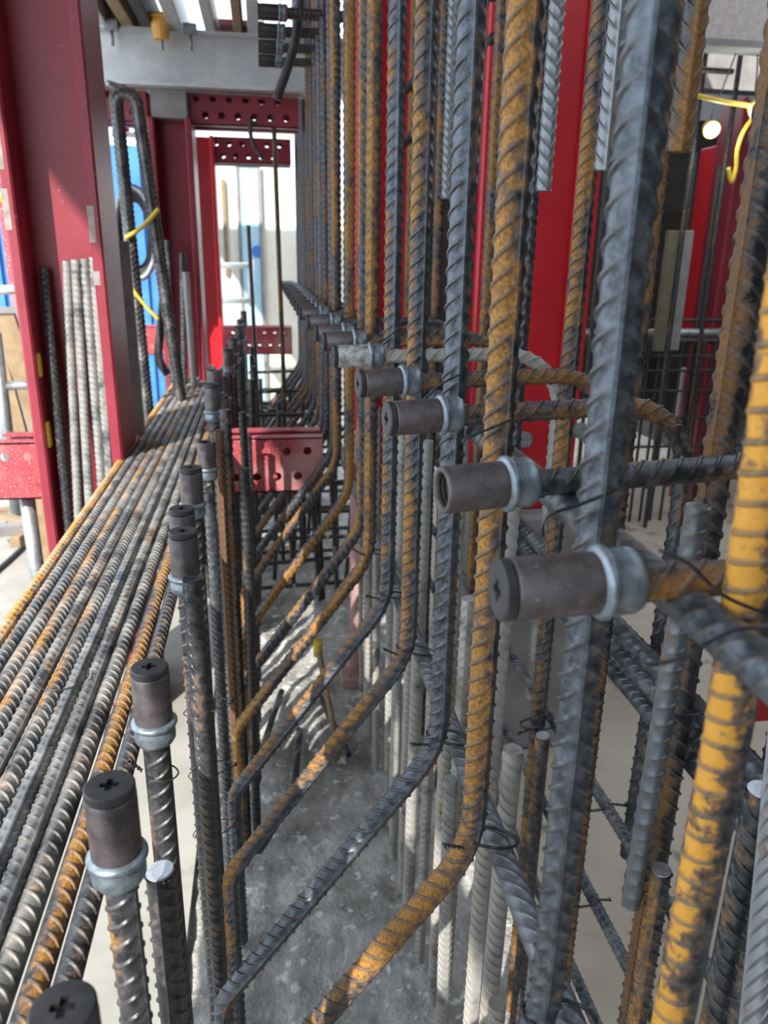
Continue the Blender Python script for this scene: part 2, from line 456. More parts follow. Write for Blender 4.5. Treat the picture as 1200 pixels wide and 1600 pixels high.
for k, y in enumerate(A_Y):
    roll, rust, tone, an, words = A_SET.get(k, (random.uniform(-40, 40), random.choice([.1, .15, .2, .45]), random.uniform(.55, 1), random.uniform(-60, 100), None))
    if words is None: words = f'slim-looking cranked bar in the far half of the row, {ORD[k]} from the camera'
    dx = random.uniform(-.004, .004)
    top = max(.95, .36 * y + .45)
    top = min(top, 2.3)
    path = [(AX + dx, y, top), (AX + dx, y, CORN_Z + random.uniform(-.012, .012)), (-.105, y + .004, -1.165), (-.105, y + .006, FZ + .0)]
    lod = 0 if k < 5 else 1 if k < 11 else 2
    rebar(path, .033, words, group='cranked bars of the wall', name='cranked_rebar', lod=lod, roll=math.radians(roll), rust=rust, tone=tone, ang=an, rad=[0, .17, .07, 0], dust=.04)
# odd bar close to the lens on the right
rebar([P(1262, 300, Y=.404), P(1142, 1112, Y=.404), P(1035, 1680, Y=.404)], .031, 'blurred bar with bright orange rust between its ribs, nearest the lens at right', name='rebar', lod=0, roll=math.radians(-30), rust=.50, tone=.35, ang=78, rad=.8, pitch=.0185, bright=.7, beta=.2)

# ------------------------------------------------------------------ coupler hooks (row C)
CZ = -.185
C_Y = [.44, .625, .905, 1.15] + [q - .034 for q in A_Y[4:]]
C_Z = [-.203, -.191, -.184, -.180, -.177]
C_SET = {0: ('blurred coupler bar in front of the first cranked bar, plugged end', .55, .4), 1: ('coupler bar with an open threaded mouth', .12, .35),
         2: ('plugged coupler bar just beyond the open-mouthed one', .2, .4), 3: ('plugged coupler bar with rusty yellow-marked hook, fourth from the camera', .5, .5),
         4: ('coupler bar with a sleeve crusted in pale grout', .15, .5)}
C_TIP = [.152, .147, .150, .144, .133, .132, .128, .125, .12]
for k, y in enumerate(C_Y):
    words, rust, tone = C_SET.get(k, (f'horizontal coupler bar, {ORD[k]} from the camera along the wall', random.uniform(.15, .45), .5))
    tip = C_TIP[k] if k < len(C_TIP) else .12
    z = C_Z[k] if k < 5 else -.176 + random.uniform(-.002, .002)
    R_ = .021
    t = thing('coupler_bar', words, 'coupler bar', (tip, y, z), 'horizontal coupler bars through the wall')
    lod = 0 if k < 4 else 1 if k < 7 else 2
    dyc = .135 if k in (1, 2, 3) else 0.
    rebar([(tip + .08, y + dyc * .08, z), (.575, y + dyc * (.575 - tip), z + .004), (.575, y + .01 + dyc * (.575 - tip), -.95)] if y < 2.5 else [(tip + .08, y, z), (.315, y, z)], .027, parent=t, name='bar', lod=lod, roll=math.radians(40), rust=rust, tone=tone, rad=.11, up=(0, -1, .2), ang=random.uniform(0, 120), pitch=.0215, dust=.75 if k == 4 else .05, beta=.75, brown=.35)
    sl = coupler(t, (tip, y, z), (-1, -.02 - dyc, -.02), .027, plug=(k != 1), R=R_, length=.060, seg=32 if k < 6 else 16, mat='sleeve')
    if k == 4: sl.data.materials[0] = simple_mat('grouted_sleeve', (.16, .16, .155), (.55, .55, .53), 70, .7, .1, .9, .004); sl['label'] = 'sleeve crusted in pale grout'
# upper row, far away and above
for k in range(12):
    y = A_Y[8 + k // 2] + (-.0295 if k % 2 == 0 else .0295); z = .80
    t = thing('coupler_bar', f'coupler bar in the raised row at top, {ORD[k]} from the camera', 'coupler bar', (.02, y, z), 'coupler bars in the upper row')
    rebar([(.09, y, z), (.315, y, z)], .024, parent=t, name='bar', lod=2, rust=.1, tone=.4, rad=0)
    coupler(t, (.02, y, z), (-1, 0, 0), .024, seg=16, R=.0185, mat='cavity')

# ------------------------------------------------------------------ long bars along the wall
rebar([(.274, .06, CZ - .034), (.274, 5.2, CZ - .024)], .031, 'smooth grey longitudinal bar carrying the coupler bars', hs_=.35, name='longitudinal_rebar', lod=0, roll=.3, rust=.30, tone=1., rad=0, up=(0, 0, 1), ang=60, dust=.25)
rebar([(.274, .30, -.712), (.274, 5.6, -.712)], .033, 'blue-grey longitudinal bar tied behind the bends of the cranked bars', hs_=.5, name='longitudinal_rebar', lod=0, roll=.9, rust=.02, tone=1.12, rad=0, up=(0, 0, 1), beta=.9, dust=.15)
for q, (x, z, d, w) in enumerate([(.534, -.545, .030, 'topmost of three stacked longitudinal bars at the rear face'), (.536, -.582, .031, 'middle of three stacked longitudinal bars at the rear face'), (.534, -.620, .028, 'lowest of three stacked longitudinal bars at the rear face, green-tinged')]):
    rebar([(x, .25, z), (x, 2.84, z)], d, w, name='longitudinal_rebar', lod=0, roll=.5 * q, rust=[.25, .1, .28][q], tone=.9, rad=0, up=(0, 0, 1), dust=.25, hs_=.6, group='stacked longitudinal bars')
for q, (x, z) in enumerate([(.535, -.86), (.535, -1.06), (.535, -1.27)]):
    rebar([(x, .3, z), (x, 2.84, z)], .022, f'thin longitudinal bar low on the rear face, {["upper", "middle", "lowest"][q]} of three', name='longitudinal_rebar', lod=1, roll=.5, rust=.05, tone=1., rad=0, up=(0, 0, 1), dust=.35, group='thin longitudinal bars')

# ------------------------------------------------------------------ rear face verticals (row B)
BX = .50
B_Y = [.565, .775, 1.0, 1.23, 1.49, 1.75, 2.0, 2.29, 2.5, 2.75, 3.3, 3.6, 3.9]
B_SET = {0: (30, .12, .5), 1: (62, .40, .3), 2: (60, .30, .3), 3: (-15, .40, .6), 4: (0, .35, .6), 5: (35, .45, .7)}
for k, y in enumerate(B_Y):
    roll, rust, tone = B_SET.get(k, (random.uniform(-50, 50), random.uniform(.15, .6), random.uniform(.4, .8)))
    lod = 0 if k < 4 else 1 if k < 8 else 2
    D = [.034, .036, .026, .031][k] if k < 4 else .03
    top = min(.36 * y + .6, 2.2)
    rebar([(BX, y, top), (BX + .0, y, FZ)], D, f'upright bar of the rear face, {ORD[k]} from the camera', name='upright_rebar', group='rear face uprights', lod=lod, roll=math.radians(roll), rust=rust, tone=tone, rad=0, ang=[70, 80, 0, 60, 90][k] if k < 5 else random.uniform(-30, 60), dust=.08, brown=.6 if k == 1 else .15)
    # lapped bar from above, cut off in mid air
    if 1 < k < 9:
        zb = P(925, 262, X=.48).z if k == 3 else {2: .17, 4: .12, 5: .10}.get(k, random.uniform(.05, .2))
        lx, ly = (BX + .012, y - .032)
        if k == 2: lx = .485; q_ = P(1060, 238, X=lx); ly = q_.y; zb = q_.z
        rebar([(lx, ly, zb), (lx, ly, top)], .029, f'lapped bar ending in mid air beside the {ORD[k]} rear upright', brown=.4 if k == 2 else 0, name='lapped_rebar', group='lapped bars from above', lod=min(lod, 1), roll=math.radians(-35 + 10 * k), rust=.75 if k == 2 else .06, tone=.5 if k == 2 else 1.2, rad=0, ang=40, pitch=.0215, beta=.75)
# short lapped stubs low on the rear face
for q, (u, v, x, d, rust, tone, w, zbot) in enumerate([
    (1033, 1360, .455, .027, .55, .5, 'cut-off bar tied beside the second rear upright, sawn top showing', FZ),
    (848, 1150, .465, .027, .45, .5, 'cut-off bar tied beside the rusty rear upright, pale sawn top', FZ),
    (1190, 1235, .50, .032, .3, .5, 'grey ribbed stub at the lower right edge', FZ)]):
    p = P(u, v, X=x)
    rebar([p, (p.x, p.y, zbot)], d, w, name='stub_rebar', lod=0, roll=.5 + q, rust=rust - .1, tone=tone, rad=0, dust=.2, sawn='sawn')
p0 = P(1090, 790, X=.432); p1 = P(986, 1412, X=.430)
rebar([p0, p1], .026, 'clean grey ribbed bar lapped against the second rear upright, cut off below', name='lapped_rebar', lod=0, roll=math.radians(-100), rust=.04, tone=1.1, rad=0, pitch=.0225, beta=.2)
p0 = P(1230, 1100, X=.48); p1 = P(1175, 1640, X=.46)
rebar([p0, p1], .028, 'shiny grey spiral-ribbed bar in the lower right corner', name='lapped_rebar', lod=0, roll=math.radians(-60), rust=.02, tone=1.3, rad=0, beta=1.0)
# starter bars rising out of the bed at the foot of the wall
ys = [.80, .90, .99, 1.08, 1.17, 1.27, 1.38, 1.49, 1.60, 1.72, 1.85, 1.98, 2.12, 2.27, 2.42, 2.60]
for k, y in enumerate(ys):
    zt = [-1.02, -.66, -.30, -.85, -.55, -.28, -.7, -.35, -.5, -.33, -.6, -.3, -.4, -.5, -.3, -.4][k]
    x = .315 + random.uniform(-.02, .025)
    rebar([(x + random.uniform(-.015, .015), y + random.uniform(-.01, .01), zt), (x, y, FZ)], .029 if k % 3 else .025, f'dusty starter bar at the foot of the wall, {ORD[k]} from the camera', name='starter_rebar', group='starter bars at the foot of the wall', lod=1, roll=random.uniform(0, 3), rust=random.choice([.05, .2, .4]), tone=.9, rad=0, dust=.72)

# ------------------------------------------------------------------ left row of upright coupler bars (row L)
LX = -.142
Lpix = [(100, 1590), (172, 1240), (234, 1052), (286, 838), (284, 802), (298, 737), (322, 690), (331, 605), (334, 578)]
L = []
for q, (u, v) in enumerate(Lpix):
    x = LX if q != 3 else LX + .012
    if q in (4, 5): x = LX - .005
    p = P(u, v, X=x); L.append((p.x, p.y, p.z))
y = L[-1][1] + .17
while y < 5.6:
    if 2.82 < y < 3.11: y = 3.12
    L.append((LX + random.uniform(-.012, .012), y, random.uniform(-.42, -.33))); y += .17 if y < 3.5 else .22
for k, (x, y, z) in enumerate(L):
    words = ['blurred upright coupler bar cut by the bottom edge of the picture', 'upright coupler bar with cross-slotted black plug beside the pale sawn stub', 'upright coupler bar with a loose wire loop under its collar',
             'upright coupler bar with long dark shaft, fourth in the left row'][k] if k < 4 else f'upright coupler bar of the left row, {ORD[k]} from the camera'
    t = thing('upright_coupler_bar', words, 'coupler bar', (x, y, FZ), 'upright coupler bars of the left row')
    lod = 0 if k < 4 else 1 if k < 9 else 2
    rebar([(x, y, z - .085), (x, y, FZ)], .030, parent=t, name='bar', lod=lod, roll=math.radians(-35 - 30 * (k % 3)), rust=.10 + .1 * (k % 4 == 1), tone=[.35, .5, .3, .4][k % 4], rad=0, dust=.05, pitch=.022, beta=.5)
    coupler(t, (x, y, z), (0, 0, 1), .03, plug=(k not in (6, 8)), seg=32 if k < 6 else 14, R=.0215, length=.062)
# plain bars lapped beside the left row
plain = [(250, 1362, -.122, .031, .02, .35, 'dark plain bar with a pale sawn top beside the plugged coupler'),
         (343, 672, -.116, .030, .80, .25, 'dark brown rusted upright bar among the left couplers, taller than the rest'),
         (300, 905, -.112, .026, .05, .5, 'dark upright bar lapped behind the long-shafted coupler bar'),
         (327, 770, -.125, .022, .05, .9, 'thin grey upright bar between the left couplers'),
         (352, 640, -.10, .028, .3, .35, 'dark upright bar rising behind the brown one')]
for q, (u, v, x, d, rust, tone, w) in enumerate(plain):
    p = P(u, v, X=x)
    rebar([p, (x, p.y, FZ)], d, w, name='upright_rebar', lod=0 if q < 3 else 1, roll=q * .7, rust=rust, tone=tone, rad=0, dust=.05, ang=20, brown=.85, sawn='sawn' if q == 0 else None)
for k in range(5, len(A_Y) - 1):
    yy = (A_Y[k] + A_Y[k + 1]) / 2
    if 2.8 < yy < 3.08: continue
    rebar([(-.07 + random.uniform(-.01, .01), yy, random.uniform(-.62, -.40)), (-.07, yy, FZ)], .026, f'dark plain upright behind the left couplers, {ORD[k - 5]} from the camera', name='upright_rebar', group='dark uprights behind the left couplers', lod=2, rust=.2, tone=.2, rad=0)
# tall thin bar in the distance
for q, (u, v, Y, w) in enumerate([(388, 352, 5.0, 'slim dark bar standing tall in front of the pale cabin'), (425, 120, 4.3, 'slim brown bar at the far end of the wall')]):
    p = P(u, v, Y=Y); rebar([p, (p.x + .03, Y, FZ)], .026, w, name='upright_rebar', lod=2, rust=.2 + .4 * q, tone=.3, rad=0)

# ------------------------------------------------------------------ bundle of straight bars lying along the left
BZ = -.637
bund = [(-.472, .80, .65, 40), (-.445, .52, .9, 90), (-.418, .10, 1., 0), (-.391, .38, .7, 30), (-.364, .16, .8, -20), (-.337, .30, .9, 30), (-.310, .10, 1., 60), (-.283, .04, .6, 0), (-.256, .0, .2, 0)]
wd = ['leftmost bar of the lying bundle, yellow with rust', 'bar of the lying bundle with an orange stripe, second from left', 'clean grey bar of the lying bundle, third from left', 'rust-blotched bar of the lying bundle, fourth from left',
      'bar of the lying bundle, fifth from left', 'bar of the lying bundle, sixth from left', 'pale ribbed bar of the lying bundle, seventh from left', 'grey bar of the lying bundle, eighth from left', 'near-black bar on the right of the lying bundle']
for k, (x, rust, tone, an) in enumerate(bund):
    rebar([(x - .0003 * k, 4.75 + random.uniform(-.3, .3), BZ), (x, .08, BZ)], .0262, wd[k], name='bundled_rebar', group='bars lying in the bundle', lod=0, roll=random.uniform(0, 3), rust=rust, tone=tone, rad=0, up=(0, 0, 1), ang=an, dust=.45, pitch=.018, bright=.45 if k < 2 else .1)
for k, (x, z, rust, tone, w) in enumerate([(-.228, -.640, .55, .5, 'orange-rusted bar lying just right of and below the bundle'), (-.200, -.640, .15, .3, 'outermost dark bar right of the orange one by the bundle')]):
    rebar([(x, 4.6, z), (x, .08, z)], .0245, w, name='bundled_rebar', group='bars lying in the bundle', lod=0, roll=1.0, rust=rust, tone=tone, rad=0, up=(0, 0, 1), ang=-40, dust=.15, pitch=.018)

for k in range(3):
    o = obj('shade_board', *cbox(-.88 + .13 * k, -.755 + .13 * k, -1.2, 1.15 - .05 * k, -.652, -.612, .004), 'wood', loc=(-.82 + .13 * k, 0, -.652))  # unseen boards, added to throw shade on the pit bed
    tag(o, ['outer', 'middle', 'inner'][k] + ' of three boards added out of view left of the bundle to shade the pit', 'board', 'added shade boards beside the bundle')
t_ = thing('trestle', 'timber trestle under the near end of the bundle', 'trestle', (-.55, .05, FZ))
obj('bearer', *cbox(-.95, -.19, .02, .10, -.745, -.655, .004), 'wood', t_)
for x in (-.9, -.24): obj('leg', *cbox(x, x + .05, .03, .09, FZ, -.745, .004), 'wood', t_)

# ------------------------------------------------------------------ red perforated twin-channel beams
def perforated(x0, x1, z0, z1, y, t, pitch=.078, hr=.0165, rows=None):
    """channel web in the XZ plane with two staggered rows of round holes"""
    h = (z1 - z0); zr = [(z0 + h * .52, z1 - h * .02), (z0 + h * .06, z0 + h * .52)]
    V, F = [], []
    def add(quads):
        nonlocal V, F
        b = len(V)
        V.extend(quads)
        F.append([b, b + 1, b + 2, b + 3])
    seg = 16
    for r, (za, zb) in enumerate(zr):
        xs = x0 + (pitch * .5 if r else 0)
        cells = []; x = xs
        if xs > x0: cells.append((x0, xs, False))
        while x + pitch <= x1 + 1e-6: cells.append((x, x + pitch, True)); x += pitch
        if x < x1 - 1e-6: cells.append((x, x1, False))
        for a, b_, hole in cells:
            if not hole:
                for yy in (y, y + t): add([(a, yy, za), (b_, yy, za), (b_, yy, zb), (a, yy, zb)])
                continue
            cx, cz = (a + b_) / 2, (za + zb) / 2
            for k in range(seg):
                a1, a2 = 2 * PI * k / seg + PI / seg, 2 * PI * (k + 1) / seg + PI / seg
                def edge(an):
                    c, s = math.cos(an), math.sin(an); m = min((b_ - a) / 2 / max(abs(c), 1e-6), (zb - za) / 2 / max(abs(s), 1e-6)); return cx + c * m, cz + s * m
                i1, i2 = (cx + hr * math.cos(a1), cz + hr * math.sin(a1)), (cx + hr * math.cos(a2), cz + hr * math.sin(a2))
                e1, e2 = edge(a1), edge(a2)
                for yy in (y, y + t): add([(i1[0], yy, i1[1]), (e1[0], yy, e1[1]), (e2[0], yy, e2[1]), (i2[0], yy, i2[1])])
                add([(i1[0], y, i1[1]), (i2[0], y, i2[1]), (i2[0], y + t, i2[1]), (i1[0], y + t, i1[1])])
                if k % 4 == 0: # corner fill
                    q = PI / 2 * (k // 4) + PI / 4
                    pass
            # four corner triangles left by the polar fan
            for sx in (-1, 1):
                for sz in (-1, 1):
                    cxn, czn = (b_ if sx > 0 else a), (zb if sz > 0 else za)
                    an = [2 * PI * k / seg + PI / seg for k in range(seg)]
                    best = None
                    for k in range(seg):
                        a1, a2 = an[k], an[k] + 2 * PI / seg
                        mid = math.atan2(czn - cz, cxn - cx) % (2 * PI)
                        if a1 <= mid + (2 * PI if mid < a1 - PI else 0) <= a2:
                            def edge(an_):
                                c, s = math.cos(an_), math.sin(an_); m = min((b_ - a) / 2 / max(abs(c), 1e-6), (zb - za) / 2 / max(abs(s), 1e-6)); return cx + c * m, cz + s * m
                            e1, e2 = edge(a1), edge(a2)
                            for yy in (y, y + t):
                                bb = len(V); V.extend([(e1[0], yy, e1[1]), (cxn, yy, czn), (e2[0], yy, e2[1])]); F.append([bb, bb + 1, bb + 2])
    # remaining rims
    for za, zb in ((z1 - h * .02, z1), (z0, z0 + h * .06)):
        for yy in (y, y + t): add([(x0, yy, za), (x1, yy, za), (x1, yy, zb), (x0, yy, zb)])
    return V, F
def twin_beam(label, x0, x1, y, z0, z1, mat='reddust', gap=.07, flange=.06, group=None):
    t_ = thing('perforated_beam', label, 'beam', ((x0 + x1) / 2, y, z0), group)
    th = .006
    for s, yy in ((0, y), (1, y + flange * 2 + gap)):
        V, F = perforated(x0, x1, z0, z1, yy if not s else yy - th, th)
        fy0, fy1 = (yy, yy + flange) if not s else (yy - flange, yy)
        fl = boxes((x0, x1, fy0, fy1, z1 - th, z1), (x0, x1, fy0, fy1, z0, z0 + th))
        obj('channel', *join((V, F), fl), mat, t_)
    for q in np.arange(x0 + .15, x1, .45):
        obj('spacer', *boxes((q, q + .05, y + flange, y + flange + gap, z0 + .03, z1 - .03)), mat, t_)
    return t_
b1 = twin_beam('dusty red perforated beam crossing under the lying bundle', -.985, .205, 2.87, -.865, -.652)
twin_beam('smaller-looking red perforated beam far behind the bent bars', -.90, .20, 5.9, -.70, -.50)
twin_beam('dark red perforated beam under the aluminium girder', -.33, .20, 4.22, .60, .755, 'red')
twin_beam('dark red perforated beam left of the hairpin bars, under the girder', -.98, -.525, 4.22, .60, .755, 'red')
twin_beam('plain-looking red beam above the pale cabin', -.30, .2, 5.35, .55, .70, 'red')
# concave-ended post that holds up the first beam
obj_p = thing('prop_post', 'grey steel post under the left end of the dusty red beam', 'post', P(60, 880, Y=2.93)[:], None)
pp = P(42, 785, Y=2.94)
obj('tube', *tube([(pp.x, 2.95, -.868), (pp.x, 2.95, FZ)], .028, 14), 'galv', obj_p, smooth=True)
obj('base_plate', *boxes((pp.x - .07, pp.x + .07, 2.88, 3.02, FZ, FZ + .01)), 'galv', obj_p)

# ------------------------------------------------------------------ red H columns
def h_column(label, xl, xr, y0, y1, z0, z1, mat='red', tf=.034, name='steel_column', bolts=(), group=None, chips=False):
    t_ = thing(name, label, 'column', ((xl + xr) / 2, (y0 + y1) / 2, z0), group)
    ym = (y0 + y1) / 2
    obj('flange', *cbox(xl, xl + tf, y0, y1, z0, z1, .006), mat, t_)
    obj('flange', *cbox(xr - tf, xr, y0, y1, z0, z1, .006), mat, t_)
    obj('web', *boxes((xl + tf, xr - tf, ym - .012, ym + .012, z0, z1)), mat, t_)
    for (bx_, bz) in bolts:
        obj('bolt', *lathe([(.0005, .028), (.016, .026), (.017, .012), (.024, .012), (.024, 0)], 10, axis_frame((bx_, ym - .012, bz), (0, -1, 0))), 'galv', t_, smooth=False)
    if chips:
        for (za, zb, side) in ((.03, .13, 1), (-.09, -.05, 1), (.06, .17, 0), (.22, .31, 0)):
            xa = xr - tf - .0006 if side else xl - .0006
            obj('paint_chip', *boxes((xa, xa + tf * .55, y0 - .0008, y0 + .004, za, zb)), 'chip', t_)
    return t_
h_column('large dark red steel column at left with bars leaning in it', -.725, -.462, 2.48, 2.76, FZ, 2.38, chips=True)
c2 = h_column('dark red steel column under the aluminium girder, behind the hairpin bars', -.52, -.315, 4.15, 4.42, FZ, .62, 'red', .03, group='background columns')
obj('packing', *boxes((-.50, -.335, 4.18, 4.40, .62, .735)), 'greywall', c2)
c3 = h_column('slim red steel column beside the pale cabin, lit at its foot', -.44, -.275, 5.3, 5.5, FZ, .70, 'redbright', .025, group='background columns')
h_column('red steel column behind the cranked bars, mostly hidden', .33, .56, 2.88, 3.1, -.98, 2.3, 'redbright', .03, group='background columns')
pl = thing('plinth', 'grey concrete plinth under the bright red column', 'plinth', (.78, 2.35, FZ))
obj('block', *cbox(.60, 1.02, 2.15, 2.62, FZ, -.75, .012), 'greywall', pl)
# bright red column, flange facing us
t_ = thing('steel_column', 'broad bright red steel column behind the wall bars at centre right', 'column', (.76, 2.25, -.75), 'background columns')
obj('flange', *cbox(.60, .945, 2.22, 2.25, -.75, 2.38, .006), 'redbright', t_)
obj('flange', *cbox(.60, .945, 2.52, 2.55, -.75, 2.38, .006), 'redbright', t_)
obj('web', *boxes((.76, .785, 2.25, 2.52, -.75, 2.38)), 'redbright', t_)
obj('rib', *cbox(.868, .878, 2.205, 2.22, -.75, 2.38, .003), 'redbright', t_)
for u, v in ((818, 686), (905, 672), (775, 690)):
    p = P(u, v, Y=2.22); obj('bolt', *lathe([(.0005, .026), (.017, .024), (.018, .012), (.026, .012), (.026, 0)], 10, axis_frame((p.x, 2.22, p.z), (0, -1, 0))), 'galv', t_)
# red beam end glimpsed at right
t_ = thing('red_beam', 'red steel beam glimpsed at the right edge below the blurred coupler', 'beam', (.8, .8, -.6))
obj('web', *boxes((.57, 1.3, .80, .815, -.58, -.455)), 'redbright', t_)
obj('flange', *boxes((.57, 1.3, .76, .86, -.467, -.455)), 'redbright', t_)
# faded post in the pit
o = thing('prop_post', 'faded pink steel tube standing in the pit behind the diagonals', 'post', (.336, 2.72, FZ))
obj('tube', *tube([(.336, 2.72, -.60), (.336, 2.72, FZ + .02)], .043, 18), 'pink', o, smooth=True)
obj('base_plate', *boxes((.256, .416, 2.64, 2.80, FZ - .01, FZ + .025)), 'pink', o)

# plank packing beside the big column
def rot_box(label, name, cat, cx, cy, z0, w, d, h, lean, mat, tilt=0):
    M = Matrix.Translation((cx, cy, z0)) @ Matrix.Rotation(lean, 4, 'Y') @ Matrix.Rotation(tilt, 4, 'X')
    V, F = xform(cbox(-w / 2, w / 2, -d / 2, d / 2, 0, h, .004), M)
    return tag(obj(name, V, F, mat, loc=(cx, cy, z0)), label, cat)
p = P(168, 376, Y=2.85); q_ = P(205, 655, Y=2.85)
rot_box('grey board standing behind the large red column', 'board', 'board', (p.x + q_.x) / 2 + .0, 2.86, FZ, .11, .03, p.z - FZ, .0, 'greywall')

# ------------------------------------------------------------------ bars leaning in the column
for k, (u, v, ub, vb, w) in enumerate([(68, 418, 108, 830, 'lone dark bar leaning at the left inside the red column'), (104, 408, 122, 800, 'sunlit bar leaning in the red column, left of four'), (118, 406, 140, 790, 'sunlit bar leaning in the red column, second of four'),
                                       (132, 405, 160, 770, 'sunlit bar leaning in the red column, third of four'), (146, 403, 175, 700, 'sunlit bar leaning in the red column, right of four'), (139, 420, 170, 760, None)]):
    if w is None: continue
    a, b = P(u, v, Y=2.575), P(ub, vb, Y=2.50)
    d = b - a; e = a + d * ((FZ - a.z) / d.z); e.x = min(e.x, -.515 - .03 * max(0, 4 - k)); e.y = max(e.y, 2.40)
    rebar([a, e], .028, w, name='leaning_rebar', group='bars leaning in the red column', lod=1, roll=k * .6, rust=.05, tone=.4 if k == 0 else 1., rad=0, dust=.6 if k else .1)  # pale dust coat on the four bars paints in their sunlight

# hairpins
for k, (dx, dy) in enumerate([(0, 0), (.012, .05), (-.01, .10)]):
    Yh = 3.55 + dy
    a, b = P(180, 148, Y=Yh), P(211, 148, Y=Yh); c, d = P(222, 560, Y=Yh), P(272, 560, Y=Yh)
    zf = FZ
    def ext(p, q): return p + (q - p) * ((zf - p.z) / (q.z - p.z))
    o3 = Vector((dx, 0, .01 * k))
    rebar([ext(a, c) + o3, a + o3, b + o3, ext(b, d) + o3], .034, ['front hairpin bar leaning behind the red column', 'middle hairpin bar leaning behind the red column', 'rear hairpin bar leaning behind the red column'][k], name='hairpin_rebar', group='hairpin bars', lod=1, rust=.05, tone=.35, rad=.05, dust=.35)
for k, (pts, w) in enumerate([([(196, 372), (215, 360), (233, 344), (248, 326)], 'yellow strap tied across the hairpin bars'), ([(207, 452), (225, 475), (248, 500)], 'lower yellow strap hanging on the hairpin bars')]):
    path = [P(u, v, Y=3.52) for u, v in pts]
    tag(obj('strap', *tube(smooth_path(path, 5), .010 if k == 0 else .008, 6), 'yellow', loc=path[-1], smooth=True), w, 'strap')
p0, p1 = P(168, 130, Y=3.5), P(205, 142, Y=3.6)
tag(obj('hanger_rod', *tube([p0, p1], .012, 8), 'galv', loc=p1, smooth=True), 'short steel rod on which the hairpin bars hang', 'rod')
for k, (u, v, ub, vb, Y) in enumerate([(285, 395, 288, 560, 4.05), (262, 375, 268, 560, 4.1), (290, 425, 300, 560, 4.0)]):
    a, b = P(u, v, Y=Y), P(ub, vb, Y=Y)
    e = a + (b - a) * ((FZ - a.z) / (b.z - a.z))
    rebar([a, e], .032, ['dark bar leaning on the column behind the hairpins', 'thin dark bar close behind the hairpins', 'pale bar leaning beside the dark one'][k], name='leaning_rebar', lod=2, rust=.05, tone=.3 if k < 2 else 1.2, rad=0, dust=.1 if k < 2 else .7)

# ------------------------------------------------------------------ girder and deck overhead at left
g = thing('girder', 'pale aluminium girder spanning overhead', 'girder', (-.3, 4.2, .735))
z0, z1 = .735, .965
obj('web', *boxes((-1.6, .62, 4.14, 4.155, z0, z1)), 'alu', g)
obj('flange', *boxes((-1.6, .62, 4.06, 4.24, z0, z0 + .012), (-1.6, .62, 4.06, 4.24, z1 - .012, z1)), 'alu', g)
for k, (u, w) in enumerate([(165, .06), (205, .055), (235, .05), (278, .06), (330, .045), (372, .04), (395, .05)]):
    p = P(u, 35, Y=4.2)
    o = obj('joist', *cbox(p.x - w / 2, p.x + w / 2, 3.6, 6.2, z1, z1 + .16, .004), ['alu', 'wood', 'darkply', 'alu', 'alu', 'wood', 'alu'][k], loc=(p.x, 4.2, z1))
    tag(o, ['pale joist above the girder, leftmost', 'brown timber joist above the girder', 'dark joist above the orange cup', 'pale joist right of the orange cup', 'thin pale joist, fifth from left', 'timber joist, sixth from left', 'pale joist next to the upper couplers'][k], 'joist', 'joists over the girder')
tag(obj('deck_board', *boxes((-1.6, -.55, 3.5, 6.2, z1 + .16, z1 + .185)), 'darkply', loc=(-1, 4.5, z1 + .16)), 'dark deck board lying on the joists at left', 'board')
o = obj('deck_board', *boxes((-.20, .05, 4.6, 6.2, z1 + .16, z1 + .185)), 'reddust', loc=(0, 4.5, z1 + .16)); tag(o, 'red-edged deck board on the joists near the upper couplers', 'board')
for k, (u, v) in enumerate([(174, 42), (297, 48)]):
    p = P(u, v, Y=4.05)
    t_ = thing('beam_clip', ['galvanised clip hanging on the girder left of the orange cup', 'galvanised clip hanging on the girder right of the orange cup'][k], 'clip', p[:])
    obj('plate', *cbox(p.x - .03, p.x + .03, 4.03, 4.06, z1 - .025, z1 + .02, .003), 'galv', t_)
    obj('bolt', *tube([(p.x, 4.045, z1 - .02), (p.x, 4.045, z1 - .085)], .008, 8), 'galv', t_, smooth=True)
p = P(251, 42, Y=4.01)
t_ = thing('cup', 'orange plastic cup hanging at the girder edge', 'cup', p[:])
obj('body', *lathe([(.0005, -.05), (.034, -.05), (.044, .03), (.060, .035), (.060, .045), (.0005, .045)], 16, Matrix.Translation(p)), 'orangep', t_)
obj('bolt', *tube([p + Vector((0, 0, -.05)), p + Vector((0, 0, -.09))], .008, 8), 'galv', t_)
tag(obj('cable', *tube(smooth_path([Vector((P(392, 185, Y=4.24).x, 4.24, .602))] + [P(*q, Y=4.15) for q in ((392, 188), (391, 205), (397, 228), (408, 243), (413, 250))], 5), .011, 7), 'black', loc=P(392, 185, Y=4.15), smooth=True), 'black cable hanging below the perforated beam', 'cable')
tag(obj('cable', *tube(smooth_path([P(*q, Y=3.2) for q in ((500, -640), (478, -100), (470, -10), (462, 60), (448, 110), (432, 155))], 5), .017, 7), 'black', loc=P(448, 110, Y=3.2), smooth=True), 'thick black cable crossing the upper couplers', 'cable')

for k, (pa_, pb_) in enumerate([((640, 165), (800, -8)), ((640, 250), (800, 60))]):
    a, b = P(*pa_, Y=2.87), P(*pb_, Y=2.21); a.x = .45; b.x = .61
    tag(obj('brace_rod', *tube([a, b], .013, 8), 'black', loc=a, smooth=True), ['upper', 'lower'][k] + ' thin black brace between the two red columns behind the wall bars', 'brace', 'black braces')

